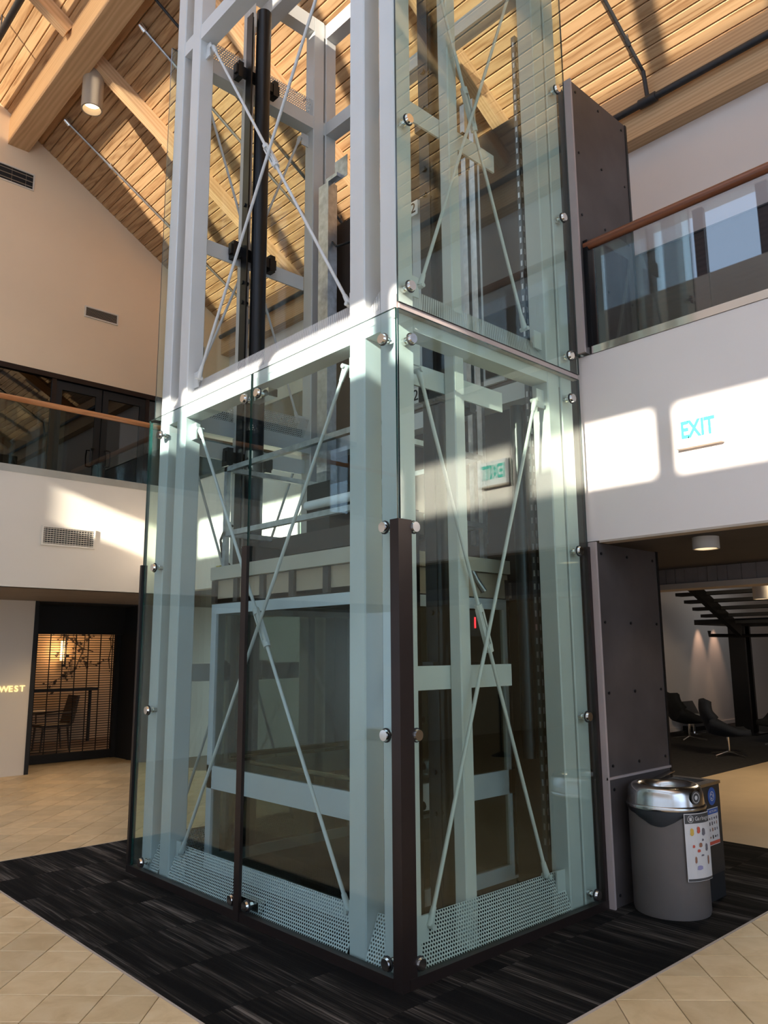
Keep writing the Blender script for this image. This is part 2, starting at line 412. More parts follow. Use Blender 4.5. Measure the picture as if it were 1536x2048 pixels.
# lower wall on the left with the shuttered opening
b = MB(); b.box(-8, 1.215, YL, YL+.25, 0, 2.556); st(b.build('wall_left', 'wall_cream'))
b = MB(); b.box(3.45, XW+4, YL, YL+.25, 0, 2.556); st(b.build('wall_left_beyond', 'wall_cream'))
op = MB(); op.box(1.215, 1.275, YL-.01, 10.35, 0, 2.556); op.box(3.05, 3.5, YL+.05, 10.35, 0, 2.556); op.box(1.275, 3.05, 10.1, 10.35, 2.08, 2.556)
op.box(1.275, 3.1, YL+.02, 10.4, 2.545, 2.56)
st(op.build('door_1', 'black_matte'))
# lower drop beam under the right upper wall, board marked
db = MB(); db.box(XW-.06, XW+.2, -12, 9.3, 2.42, 2.575); dbo = st(db.build('trim_2', 'concrete_board'))
y = -3.0; k = 0
while y < 4:
    wd = random.choice((.10, .14, .17)); b = MB(); t_ = random.uniform(.004, .016)
    b.box(XW-.06-t_, XW-.06, y, y+wd-.006, 2.425, 2.575); b.build('board', 'concrete_board', dbo); y += wd
b = MB(); b.box(XW-.09, XW+.2, -12, 9.3, 2.365, 2.42); b.build('band', 'band_tan', dbo)

# ------------------------------------------------------------------ dark steel portal panels beside the elevator
def portal(name, x0, x1, z0, z1, y, seams):
    o = st(thing(name, None, None, (x0, y, z0)))
    zz = [z0]+seams+[z1]
    for a, c in zip(zz[:-1], zz[1:]):
        b = MB(); b.box(x0+.02, x1, y, y+.05, a+.004, c-.004); b.build('panel', 'steel_panel', o)
    b = MB(); b.box(x0, x0+.022, y-.012, y+.05, z0, z1); b.build('edge_trim', 'trim_pink', o)
    b = MB(); b.box(x1, x1+.03, y-.005, y+.05, z0, z1); b.build('rear_trim', 'black_metal', o)
    for s_ in seams: b = MB(); b.box(x0, x1, y-.014, y, s_-.008, s_+.008); b.build('rail_trim', 'trim_pink', o)
    scw = None; n = 5
    for a, c in zip(zz[:-1], zz[1:]):
        m_ = max(2, int((c-a)/.55)+1)
        for i in range(m_):
            for xx in (x0+.09, (x0+x1)/2, x1-.06):
                z = a+.08+(c-a-.16)*i/(m_-1)
                if scw is None: b = MB(); b.cyl((0, .002, 0), (0, -.006, 0), .011, 8); scw = b.build('screw', 'black_metal', o, loc=(xx, y, z))
                else: copy_to(scw, o, (xx, y, z))
    return o
portal('wall_portal_lower', 1.952, 2.86, 0, 2.54, -.055, [.86])
portal('wall_portal_upper', 1.952, 2.82, 4.02, 6.4, -.055, [])
# far side of the portal and its door wall
b = MB(); b.box(1.96, 2.9, 3.16, 3.22, 0, 2.55); b.box(1.96, 2.9, 3.16, 3.22, 4.0, 6.4); st(b.build('wall_portal_far', 'steel_panel'))
b = MB(); b.box(2.03, 2.13, .06, 3.16, 2.3, 4.0); b.box(1.99, 2.1, 0.02, .75, 0, 2.3); b.box(1.99, 2.1, 2.35, 3.16, 0, 2.3)
b.box(1.99, 2.1, 0.06, .95, 4.08, 6.4); b.box(1.99, 2.1, 2.35, 3.16, 4.0, 6.4); b.box(1.99, 2.1, .95, 2.35, 6.15, 6.4)
st(b.build('wall_hoistway', 'car_brown'))
for i, z in enumerate((0.02, 4.02)):
    o = st(thing('door_%d' % (i+2), None, None, (2.0, 1.5, z)))
    for y0 in (.75, 1.30, 1.84):
        b = MB(); b.box(2.0, 2.03, y0, y0+.53, z, z+2.15); b.build('door_panel', 'alu' if i else 'car_brown', o)
    b = MB(); b.box(1.955, 1.99, 1.67, 1.87, z+.02 if i else z+2.2, z+.26 if i else z+2.3); b.build('sill_plate', 'alu', o)
for z in (4.12, 6.04):
    s_ = thing('floor_number_plate', 'white plate with black 2, %s elevator landing' % ('low at the upper' if z < 5 else 'above the upper'), 'sign', (1.95, 1.77, z-.07))
    b = MB(); b.box(1.945, 1.954, 1.70, 1.82, z-.075, z+.075); b.build('plate', 'sign_white', s_)
    text_mb('numeral', '2', .15, .002, 'black_matte', s_, basis((1.943, 1.76, z), (0, -1, 0), (0, 0, 1), (-1, 0, 0)))

# ------------------------------------------------------------------ elevator tower
tw = thing('elevator_tower', 'white steel elevator tower braced by crossed rods behind glass panels', 'elevator tower', (0, 0, 0))
ZT = 8.8
ZL = 7.56
cols = [(.055, .205, .055, .205), (.055, .205, .353, .503), (.055, .205, 2.65, 2.80), (.055, .205, 2.95, 3.10),
        (1.62, 1.765, .055, .205), (1.79, 1.935, .055, .205), (1.62, 1.765, 2.95, 3.10), (1.79, 1.935, 2.95, 3.10)]
def rbox(b, x0, x1, y0, y1, z0, z1, c=.008):             # tube with eased vertical edges
    b.prism([(x0+c, y0), (x1-c, y0), (x1, y0+c), (x1, y1-c), (x1-c, y1), (x0+c, y1), (x0, y1-c), (x0, y0+c)], z0, z1, 'z')
for i, c in enumerate(cols): b = MB(); rbox(b, *c, .0, ZL if i in (0, 1, 4, 5) else ZT); b.build('column', 'white_steel', tw)
b = MB(); rbox(b, .70, .80, .165, .262, 0, ZL); b.build('middle_column', 'white_steel', tw)
b = MB(); rbox(b, .728, .813, 2.89, 2.99, 0, ZT); b.build('middle_column', 'white_steel', tw)
for z0, z1 in ((3.73, 3.88), (7.40, 7.55), (8.62, 8.80)):
    top = z0 > 8
    for y0, y1 in ((.205, .353), (.503, 2.65), (2.80, 2.95)):
        if top and y1 < 2.9: continue
        b = MB(); b.box(.06, .205, y0, y1, z0, z1); b.build('ring_beam', 'white_steel', tw)
    if not top: b = MB(); b.box(.205, 1.62, .06, .205, z0, z1); b.build('ring_beam', 'white_steel', tw)
    b = MB(); b.box(.205, 1.62, 2.95, 3.095, z0, z1); b.build('ring_beam', 'white_steel', tw)
    b = MB(); b.box(1.79, 1.935, 1.7 if top else .205, 2.95, z0, z1); b.build('ring_beam', 'white_steel', tw)
    for y in ((2.95,) if top else (.06, 2.95)): b = MB(); b.box(1.765, 1.79, y+.01, y+.135, z0, z1); b.build('splice_plate', 'white_steel', tw)
b = MB(); b.box(1.0, 1.15, 1.75, 3.25, 8.45, 8.62); b.build('hoist_beam', 'white_steel', tw)
for z0 in (1.515, 3.48, 5.42):
    b = MB(); b.box(.205, 1.33, .262, .278, z0, z0+.147); b.build('cross_bar', 'white_steel', tw)
    b = MB(); b.box(.205, 1.45, 2.872, 2.89, z0, z0+.147); b.build('cross_bar', 'white_steel', tw)
# perforated bevel plates
def perf(o, u, v, lu, lv, pitch, parent):
    o, u, v = Vector(o), Vector(u).normalized(), Vector(v).normalized()
    nu, nv = max(2, round(lu/pitch)), max(2, round(lv/(pitch*.86))); du, dv = lu/nu, lv/nv; r = min(du, dv)*.36; b = MB()
    for j in range(nv):
        off = du/2 if j % 2 else 0
        for i in range(nu - (1 if j % 2 else 0)):
            cx, cy = off+(i+.5)*du, (j+.5)*dv
            cs = [o+u*(cx+a*du/2)+v*(cy+c*dv/2) for a, c in ((-1, -1), (1, -1), (1, 1), (-1, 1))]
            h = [o+u*(cx+r*math.cos(R(225+45*k)))+v*(cy+r*math.sin(R(225+45*k))) for k in range(8)]
            fs = []
            for k in range(4):
                d1, m_, d2 = 4+2*k, 4+2*k+1, 4+(2*k+2) % 8; a, c = k, (k+1) % 4
                fs += [(a, c, m_), (a, m_, d1), (c, d2, m_)]
            b.add(cs+h, fs)
        if j % 2:
            for x0 in (0, lu-du/2): b.add([o+u*x0+v*(j*dv), o+u*(x0+du/2)+v*(j*dv), o+u*(x0+du/2)+v*((j+1)*dv), o+u*x0+v*((j+1)*dv)], [(0, 1, 2, 3)])
    return b.build('perforated_plate', 'white_steel', parent)
def bevel(base, h, run, pitch):
    for y0, y1 in ((.208, .350), (.506, 2.647), (2.803, 2.947)):
        perf((base, y0, h[0]), (0, 1, 0), (run, 0, h[1]-h[0]), y1-y0, math.hypot(run, h[1]-h[0]), pitch, tw)
    perf((.208, base, h[0]), (1, 0, 0), (0, run, h[1]-h[0]), 1.408, math.hypot(run, h[1]-h[0]), pitch, tw)
    perf((.208, 3.155-base, h[0]), (1, 0, 0), (0, -run, h[1]-h[0]), 1.408, math.hypot(run, h[1]-h[0]), pitch, tw)
bevel(.035, (.03, .285), .11, .021)
bevel(.065, (3.88, 4.09), .12, .021)
bevel(.065, (7.55, 7.76), .12, .024)
# crossed brace rods with clevis plates and turnbuckles
def rod(p, q, tb):
    p, q = Vector(p), Vector(q); b = MB(); b.cyl(p, q, .0125, 10); o = b.build('brace_rod', 'white_steel', tw, True)
    d = (q-p).normalized()
    for c, s_ in ((p, 1), (q, -1)):
        m_ = MB(); m_.cyl(c, c+d*s_*.10, .024, 10, .016); nrm = Vector((1, 0, 0)) if abs(d.x) < .01 else Vector((0, 1, 0))
        m_.cyl(c-nrm*.035, c+nrm*.035, .016, 10); m_.build('clevis', 'white_steel', o, True)
    if tb:
        c = (p+q)/2; m_ = MB(); nrm = Vector((1, 0, 0)) if abs(d.x) < .01 else Vector((0, 1, 0)); sd = d.cross(nrm)
        for s_ in (-1, 1): m_.bar(c-d*.13+sd*.02*s_, c+d*.13+sd*.02*s_, .012, .03, nrm)
        for s_ in (-1, 1): m_.cyl(c+d*s_*.11, c+d*s_*.16, .026, 10)
        m_.build('turnbuckle', 'white_steel', o)
def gusset(b): b.build('gusset_plate', 'white_steel', tw)
for z0, z1 in ((.24, 3.62), (4.07, 7.30)):
    rod((.14, 2.555, z1), (.14, .60, z0), True); rod((.11, .60, z1), (.11, 2.555, z0), False)
    rod((.305, .115, z1-.11), (1.44, .115, z0+.045), True); rod((1.50, .09, z1-.05), (.30, .09, z0), False)
    rod((.30, 3.03, z1), (1.52, 3.03, z0), True); rod((1.52, 3.06, z1), (.30, 3.06, z0), False)
    for z in (z0-.05, z1-.06):
        for y in (.505, 2.58): b = MB(); b.box(.118, .132, y, y+.07, z-.02, z+.12); gusset(b)
        for x in (.207, 1.53):
            b = MB(); b.box(x, x+.09, .096, .108, z-.03, z+.11); gusset(b)
            b = MB(); b.box(x, x+.09, 3.04, 3.052, z-.02, z+.12); gusset(b)
# glass skin
G = .014
gp = []
def gpane(*a): return pane('glass_panel', *a[:6], 'glass_tower' if a[6] == 'x' else 'glass_tower_b', a[7] if len(a) > 7 else 'glass_edge', tw, a[6])
Y2 = 3.19
pA1 = gpane(-G/2, G/2, .004, 1.549, .02, 3.806, 'x'); pA2 = gpane(-G/2, G/2, 1.561, Y2, .02, 3.806, 'x')
pB1 = gpane(.012, 1.945, -G/2, G/2, .02, 3.806, 'y', 'glass_edge_dark')
pB2 = gpane(.012, 1.955, -G/2, G/2, 3.848, 7.56, 'y', 'glass_edge_dark')
pD1 = gpane(.0, 1.95, Y2-G/2, Y2+G/2-.06, .02, 3.78, 'y'); pD2 = gpane(-.0, 1.95, 3.10, 3.114, 3.80, 7.56, 'y', 'glass_edge_dark')
# standoff bolts (sub-parts of their panel)
def bolt_mesh():
    b = MB(); b.cyl((-.034, 0, 0), (-.020, 0, 0), .030, 18, .034); b.cyl((-.020, 0, 0), (-.012, 0, 0), .034, 18); b.cyl((-.012, 0, 0), (.058, 0, 0), .017, 14)
    b.cyl((.030, 0, 0), (.058, 0, 0), .024, 14); b.cur = 1; b.cyl((-.013, 0, 0), (-.0072, 0, 0), .040, 18); return b
bo = None
def bolt(par, x, y, z, rz):
    global bo
    if bo is None:
        bo = bolt_mesh().build('standoff_bolt', ['chrome', 'black_matte'], None, True)
        bo.location = (x, y, z); bo.rotation_euler = (0, 0, rz); bo.parent = par; return
    c = bo.copy(); C.objects.link(c); c.location = (x, y, z); c.rotation_euler = (0, 0, rz); c.parent = par
for z in (.117, 1.292, 2.466, 3.628):
    bolt(pA1, 0, .106, z, 0); bolt(pA2, 0, 2.967, z, 0)
    bolt(pB1, .113, 0, z, R(90)); bolt(pB1, 1.822, 0, z, R(90))
    if z in (.117, 3.628): bolt(pA1, 0, 1.457, z, 0); bolt(pA2, 0, 1.635, z, 0)
for z in (3.972, 5.12, 6.26):
    bolt(pB2, .111, 0, z, R(90)); bolt(pB2, 1.832, 0, z, R(90))
for y in (1.39,):
    for z in (.117, 3.628):
        b = MB(); b.box(.02, .10, y-.02, y+.22, z-.03, z+.03); b.cyl((.05, y, z), (.05, y+.20, z), .02, 12); b.build('spider_arm', 'chrome', tw, True)
# bronze edge guards and base channel
def guard(name, *a): b = MB(); b.box(*a); b.build(name, 'bronze_dark', tw)
ZG = 2.505
b = MB(); b.prism([(-.022, -.022), (.085, -.022), (.085, -.012), (-.012, -.012), (-.012, .05), (-.022, .05)], 0, ZG, 'z'); b.build('corner_guard', 'bronze_dark', tw)
b = MB(); b.box(-.012, .011, -.012, .003, 0, ZG); b.build('corner_fill', 'bronze_dark', tw)
guard('edge_guard', -.030, -.006, 1.528, 1.592, 0, ZG); guard('edge_guard', -.022, .03, Y2-.012, Y2+.022, 0, ZG)
guard('edge_guard', 1.915, 1.951, -.022, .02, 0, ZG)
guard('base_channel', -.024, .03, .05, Y2+.02, 0, .062); guard('base_channel', .03, 1.95, -.024, .03, 0, .062); guard('base_channel', .03, 1.95, Y2-.09, Y2-.04, 0, .062)
b = MB(); b.box(.012, .03, .012, .04, 3.75, 3.90); b.box(.03, 1.95, .004, .05, 3.808, 3.846); b.build('joint_cap', 'trim_pink', tw)
# hydraulic rams, guide rails, brackets, cable troughs
for yc, sgn in ((.43, 1), (2.70, -1)):
    b = MB(); b.cyl((.785, yc, 0), (.785, yc, 4.35), .085, 24); b.build('ram_cylinder', 'black_metal', tw, True)
    b = MB(); b.cyl((.785, yc, 4.35), (.785, yc, 8.15), .075, 24); b.build('ram_cylinder', 'black_metal', tw, True)
    b = MB()
    y0 = yc-sgn*.06; b.box(.655, .667, y0-.05, y0+.05, 0, 8.1); b.box(.667, .70, y0-.008, y0+.008, 0, 8.1)
    b.build('guide_rail', 'black_metal', tw)
    for z in (1.6, 3.5, 5.53, 7.47):
        ya, yb = sorted((yc-sgn*.145, yc-sgn*.10)); b = MB(); b.box(.54, 1.06, ya, yb, z-.05, z+.05)
        for xx in (.56, .98): b.box(xx, xx+.06, ya-.01, yb+.04, z-.085, z+.085)
        b.build('rail_bracket', 'black_metal', tw)
    for z in (.75, 1.0, 2.0, 5.0, 5.2, 6.0):
        b = MB(); b.cyl((.64, y0, z), (.71, y0, z), .02, 8); b.build('rail_clip', 'black_metal', tw)
b = MB(); b.box(1.60, 1.72, 2.66, 2.82, 0, 6.62); b.build('cable_trough', 'galv', tw)
b = MB(); b.box(1.60, 1.66, 2.52, 2.70, 6.62, 6.66); b.box(1.655, 1.66, 2.42, 2.62, 6.60, 6.84); b.build('slotted_bracket', 'galv', tw)
def strut(x, y, z0, z1, ax):                             # slotted strut channel
    b = MB(); s_ = .041
    b.box(x, x+.003, y, y+s_, z0, z1); b.box(x, x+s_, y, y+.003, z0, z1); b.box(x, x+s_, y+s_-.003, y+s_, z0, z1)
    b.build('slotted_strut', 'strut_grey', tw)
    z = z0+.1; b = MB()
    while z < z1-.1:
        b.box(x-.002, x, y+.013, y+.028, z, z+.045); b.box(x+.013, x+.028, y-.002, y, z, z+.045); z += .10
    b.build('pale_slot_blocks', 'galv', tw)  # pale blocks: brightness seen through the slots put into colour
strut(1.70, 2.36, 0, 6.9, 0); strut(1.72, .30, .3, 6.9, 0)
for y0 in (.80, .90): b = MB(); b.box(1.74, 1.78, y0, y0+.05, 2.6, 6.6); b.build('door_track', 'galv', tw)
b = MB(); b.tube([(1.66, 2.66, 5.95), (1.66, 2.6, 5.88), (1.67, 2.5, 5.86), (1.70, 2.40, 5.87)], .012); b.build('cable', 'black_metal', tw, True)
b = MB(); b.cyl((1.60, .34, 1.0), (1.60, .34, 3.6), .05, 16); b.build('oil_pipe', 'black_metal', tw, True)

# ------------------------------------------------------------------ elevator car
cr = thing('elevator_car', 'elevator car with silver framed dark glass walls parked on the ground floor', 'elevator car', (1.0, 1.58, 0))
CXa, CXb, CYa, CYb = .30, 1.84, .66, 2.54
def cbox(name, m, *a): b = MB(); b.box(*a); return b.build(name, m, cr)
cbox('platform', 'car_brown', CXa+.02, CXb, CYa+.02, CYb-.02, .02, .12)
def cframe(ax):
    for z0, z1 in ((.10, .20), (.70, .872), (2.065, 2.145)):
        if ax == 'x': cbox('frame_rail', 'alu', CXa, CXa+.05, CYa, CYb, z0, z1)
        else: cbox('frame_rail', 'alu', CXa+.05, CXb, ax, ax+.04, z0, z1)
    if ax == 'x':
        for y in (CYa, CYb-.075): cbox('frame_stile', 'alu', CXa, CXa+.05, y, y+.075, .20, 2.065)
        for z0, z1 in ((.20, .70), (.872, 2.065)): pane('pane', CXa+.02, CXa+.028, CYa+.07, CYb-.07, z0, z1, 'glass_car', 'black_matte', cr, 'x')
    else:
        for x in (CXa+.05, CXb-.075): cbox('frame_stile', 'alu', x, x+.06, ax, ax+.04, .20, 2.065)
        for z0, z1 in ((.20, .70), (.872, 2.065)): pane('pane', CXa+.1, CXb-.07, ax+.016, ax+.024, z0, z1, 'glass_car', 'black_matte', cr, 'y')
cframe('x'); cframe(CYa); cframe(CYb-.04)
cbox('door_wall', 'car_brown', CXb-.04, CXb, CYa, 1.0, .12, 2.3); cbox('door_wall', 'car_brown', CXb-.04, CXb, 2.2, CYb, .12, 2.3)
cbox('door_leaf', 'car_brown', CXb-.03, CXb-.01, 1.0, 2.2, .12, 2.2)
cbox('control_panel', 'black_metal', CXb-.06, CXb-.04, .72, .94, .8, 1.9)
b = MB(); z_ = 1.72; b.box(CXb-.064, CXb-.06, .80, .86, z_, z_+.075); b.build('display', 'black_matte', cr)
cbox('display_box', 'black_matte', 1.32, 1.50, .635, .658, 1.86, 2.05)
text_mb('floor_digit', '1', .11, .001, 'led_red', cr, basis((1.392, .633, 1.955), (1, 0, 0), (0, 0, 1), (0, -1, 0)), .02)
cbox('ceiling_panel', 'car_brown', CXa+.03, CXb, CYa+.02, CYb-.02, 2.15, 2.19)
cbox('roof_band', 'car_beige', CXa-.01, CXa+.06, CYa-.02, CYb+.02, 2.345, 2.45); cbox('roof_band', 'car_beige', CXa, CXb, CYa-.02, CYa+.04, 2.345, 2.45); cbox('roof_band', 'car_beige', CXa, CXb, CYb-.04, CYb+.02, 2.345, 2.45)
cbox('roof_panel', 'car_beige', CXa+.06, CXb, CYa+.04, CYb-.04, 2.38, 2.42)
ys = [CYa+.01, 1.05, 1.45, 1.83, 2.20, CYb-.01]
for y0, y1 in zip(ys[:-1], ys[1:]):
    cbox('header_panel', 'car_panel', CXa+.03, CXa+.05, y0+.03, y1-.03, 2.155, 2.34)
    cbox('header_rib', 'car_brown', CXa+.005, CXa+.05, y1-.03, y1+.03, 2.155, 2.34)
cbox('header_panel', 'car_panel', CXa+.05, CXb, CYa+.01, CYa+.03, 2.155, 2.34)
b = MB(); b.cyl((CXb-.2, CYb-.09, .93), (CXa+.15, CYb-.09, .93), .02, 10); b.build('handrail', 'chrome', cr, True)
b = MB(); b.cyl((CXa+.09, CYa+.15, .93), (CXa+.09, CYb-.5, .93), .018, 10); b.build('handrail', 'chrome', cr, True)
gx0, gx1, gy0, gy1 = .31, 1.62, .74, 2.40
for x, y in ((gx0, gy0), (gx0, gy1), (gx1, gy0), (gx1, gy1)):
    cbox('guard_post', 'galv', x, x+.041, y-.02, y+.021, 2.45, 3.29)
for z in (2.70, 3.25):
    cbox('guard_bar', 'galv', gx0, gx0+.041, gy0, gy1, z, z+.041); cbox('guard_bar', 'galv', gx1, gx1+.041, gy0, gy1, z, z+.041)
    cbox('guard_bar', 'galv', gx0, gx1, gy1-.02, gy1+.02, z, z+.041); cbox('guard_bar', 'galv', gx0, gx1, gy0-.02, gy0+.02, z, z+.041)
cbox('crosshead', 'car_brown', .78, .84, CYa-.05, CYb+.05, 2.56, 2.72); cbox('crosshead', 'car_brown', .98, 1.04, CYa-.05, CYb+.05, 2.56, 2.72)
cbox('sling_plate', 'black_metal', .80, 1.02, 1.62, 1.92, 2.45, 3.12); cbox('sling_plate', 'car_brown', .9, 1.3, 1.2, 1.3, 2.45, 3.0)
cbox('junction_box', 'black_metal', .5, .8, 2.25, 2.5, 2.45, 2.62); cbox('stop_switch_box', 'yellow_box', .34, .40, 2.50, 2.56, 2.36, 2.47)
b = MB(); b.cyl((.52, .75, 2.86), (.52, 1.55, 2.86), .035, 14); b.build('tube_light', 'sign_white', cr, True)
b = MB(); b.cyl((.6, 1.05, 2.45), (.6, 1.05, 2.86), .012, 8); b.build('conduit', 'galv', cr, True)
b = MB(); b.tube([(.40, 2.42, 2.45), (.40, 2.56, 2.55), (.40, 2.60, 2.70), (.40, 2.52, 2.80), (.40, 2.42, 2.80)], .012); b.build('cable_loop', 'black_metal', cr, True)
b = MB(); b.tube([(1.20, .72, 2.42), (1.26, .70, 2.50), (1.36, .68, 2.44), (1.46, .66, 2.28), (1.52, .64, 2.20)], .02, 12); b.build('flexible_conduit', 'galv', cr, True)
for y in (CYa-.10, CYb+.02):
    cbox('sling_stile', 'black_metal', .66, .74, y, y+.08, .05, 2.72)
    for z in (.75, 1.0, 1.3): b = MB(); b.cyl((.64, y+.04, z), (.78, y+.04, z), .03, 10); b.build('roller_guide', 'black_metal', cr, True)
    cbox('guide_shoe', 'bin_dark', .62, .98, y, y+.09, .55, .68)

# ------------------------------------------------------------------ balustrades
gr = thing('glass_balustrade', 'balcony balustrade with dark red wood handrail above the exit sign', 'balustrade', (XF, -3, 4.0))
def handrail(pts, m, par):
    b = MB(); b.tube(pts, .036, 16); return b.build('handrail', m, par, True)
handrail([(XF+.03, -.06, 4.93), (XF+.03, -11.9, 4.93)], 'rail_wood_dark', gr)
y = -.12
while y > -11: pane('glass_pane', XF+.035, XF+.049, y-2.4, y-.012, 4.03, 4.905, 'glass_guard', 'glass_edge_dark', gr, 'x'); y -= 2.4
b = MB(); b.box(XF-.006, XF+.09, -12, .05, 4.012, 4.072); b.build('base_shoe', 'chrome', gr)
b = MB(); b.box(XF+.0, XF+.07, -.10, -.06, 4.01, 4.97); b.build('end_post', 'black_metal', gr)
gl_ = thing('glass_balustrade', 'balcony balustrade with orange wood handrail before the dark glass doors', 'balustrade', (0, YF, 4.0))
handrail([(-8, YF+.03, 4.90), (XF+.05, YF+.03, 4.90)], 'rail_wood', gl_)
x = XF
while x > -7: pane('glass_pane', x-2.4, x-.012, YF+.035, YF+.049, 4.03, 4.87, 'glass_clear', 'glass_edge_dark', gl_, 'y'); x -= 2.4
b = MB(); b.box(-8, XF+.05, YF-.006, YF+.09, 3.96, 4.052); b.build('base_shoe', 'shoe_tan', gl_)
g3 = thing('glass_balustrade', 'balcony balustrade seen past the far side of the elevator', 'balustrade', (XF, 5, 4.0))
handrail([(XF+.03, 3.3, 4.90), (XF+.03, YF-.05, 4.90)], 'rail_wood', g3)
pane('glass_pane', XF+.035, XF+.049, 3.3, YF-.05, 4.03, 4.87, 'glass_clear', 'glass_edge_dark', g3, 'x')
b = MB(); b.box(XF-.006, XF+.09, 3.22, YF-.012, 4.012, 4.052); b.build('base_shoe', 'steel_brushed', g3)

# ------------------------------------------------------------------ upper storefront on the left
b = MB(); b.box(-8, XW, YW+.9, YW+1.0, 3.98, 6.4); b.box(-8, XW, YW+.02, YW+1, 6.34, 6.5); st(b.build('wall_dark_room', 'black_matte'))
sf = st(thing('window_1', None, None, (0, YW, 4.0)))
def sbox(name, *a, m='black_matte', par=None): b = MB(); b.box(*a); return b.build(name, m, par or sf)
sbox('head_frame', -8, XW, YW-.02, YW+.10, 6.26, 6.345, m='bronze_dark'); sbox('bottom_frame', -8, XW, YW, YW+.08, 3.98, 4.10, m='bronze_dark')
for x in (-4.6, -1.6, 1.35, 3.0): sbox('mullion', x, x+.07, YW, YW+.09, 4.0, 6.27, m='bronze_dark')
for x0, x1 in ((-4.53, -1.6), (-1.53, 1.35), (3.07, 4.7)): pane('pane', x0, x1, YW+.03, YW+.04, 4.1, 6.26, 'glass_dark', 'black_matte', sf, 'y')
dr = st(thing('door_4', None, None, (2.2, YW, 4.0)))
for x0, x1, hx in ((1.42, 2.20, 2.09), (2.22, 3.0, 2.30)):
    for a in ((x0, x0+.10, 4.02, 6.24), (x1-.10, x1, 4.02, 6.24), (x0+.1, x1-.1, 6.10, 6.24), (x0+.1, x1-.1, 4.02, 4.25)):
        b = MB(); b.box(a[0], a[1], YW+.01, YW+.06, a[2], a[3]); b.build('door_frame', 'black_matte', dr)
    pane('pane', x0+.1, x1-.1, YW+.03, YW+.04, 4.25, 6.10, 'glass_dark', 'black_matte', dr, 'y')
    sx = -1 if hx < 2.2 else 1
    b = MB(); b.tube([(hx-sx*.0, YW+.01, 5.17), (hx, YW-.05, 5.17), (hx+sx*.06, YW-.06, 5.165), (hx+sx*.07, YW-.06, 5.03), (hx+sx*.06, YW-.06, 4.885), (hx, YW-.05, 4.88), (hx, YW+.01, 4.88)], .012, 8); b.build('pull_handle', 'black_metal', dr, True)

# ------------------------------------------------------------------ vents, signs, lamps
def vent(label, o, x, z, nx, nz, rows, cols, m_slat):    # o = origin corner on a wall facing -Y
    t_ = thing('wall_vent', label, 'vent', (o[0]+x/2, o[1], o[2])); f = .022
    for a in ((0, x, 0, f), (0, x, z-f, z), (0, f, f, z-f), (x-f, x, f, z-f)):
        b = MB(); b.box(o[0]+a[0], o[0]+a[1], o[1]-.018, o[1], o[2]+a[2], o[2]+a[3]); b.build('frame', 'wall_cream', t_)
    b = MB(); b.box(o[0]+f, o[0]+x-f, o[1]-.003, o[1]-.001, o[2]+f, o[2]+z-f); b.build('duct_opening', 'black_matte', t_)
    sp = None
    for i in range(rows):
        zz = o[2]+f+(z-2*f)*(i+.5)/rows
        if sp is None: b = MB(); b.bar((0, 0, 0), (x-2*f, 0, 0), .012, .0035, (0, .6, 1)); sp = b.build('slat', m_slat, t_, loc=(o[0]+f, o[1]-.010, zz))
        else: copy_to(sp, t_, (o[0]+f, o[1]-.010, zz))
    vp = None
    for i in range(cols):
        xx = o[0]+f+(x-2*f)*(i+.5)/cols
        if vp is None: b = MB(); b.box(-.0015, .0015, -.005, .0, 0, z-2*f); vp = b.build('vertical_slat', m_slat, t_, loc=(xx, o[1]-.004, o[2]+f))
        else: copy_to(vp, t_, (xx, o[1]-.004, o[2]+f))
vent('white framed air vent on the lower fascia above the WEST sign', (.36, YF, 3.09), .68, .25, 0, 0, 8, 18, 'wall_cream')
vent('small dark air vent on the cream gable wall above the dark glass doors', (1.80, YW, 7.48), .60, .20, 0, 0, 7, 0, 'lamp_tan')
vent('dark air vent high on the gable wall under the big purlin', (.10, YW, 9.42), .72, .30, 0, 0, 3, 3, 'lamp_tan')
vent('dark air vent seen through the tower low on the gable wall', (3.55, YW, 7.36), .60, .20, 0, 0, 7, 0, 'lamp_tan')
# exit sign
ex = thing('exit_sign', 'white box sign with green EXIT letters on the sunlit fascia', 'exit sign', (XF-.02, -.89, 3.115))
b = MB(); b.box(XF-.045, XF, -1.043, -.738, 3.125, 3.335); b.build('box', 'sign_white', ex)
b = MB(); b.box(XF-.05, XF, -1.048, -.733, 3.112, 3.125); b.build('base_lip', 'band_tan', ex)
for i, (ch, y) in enumerate(zip('EXIT', (-.80, -.868, -.926, -.975))):
    text_mb('letter', ch, .165 if ch != 'I' else .165, .001, 'sign_green', ex, basis((XF-.0475, y, 3.232), (0, -.72, 0), (0, 0, 1.0), (-1, 0, 0)), .03)
# WEST letters
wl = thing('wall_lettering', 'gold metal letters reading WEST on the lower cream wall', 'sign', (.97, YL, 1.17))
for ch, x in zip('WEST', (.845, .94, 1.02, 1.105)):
    text_mb('letter', ch, .125, .006, 'letter_sheen_glow', wl, basis((x, YL-.012, 1.245), (1, 0, 0), (0, 0, 1), (0, -1, 0)), .015)
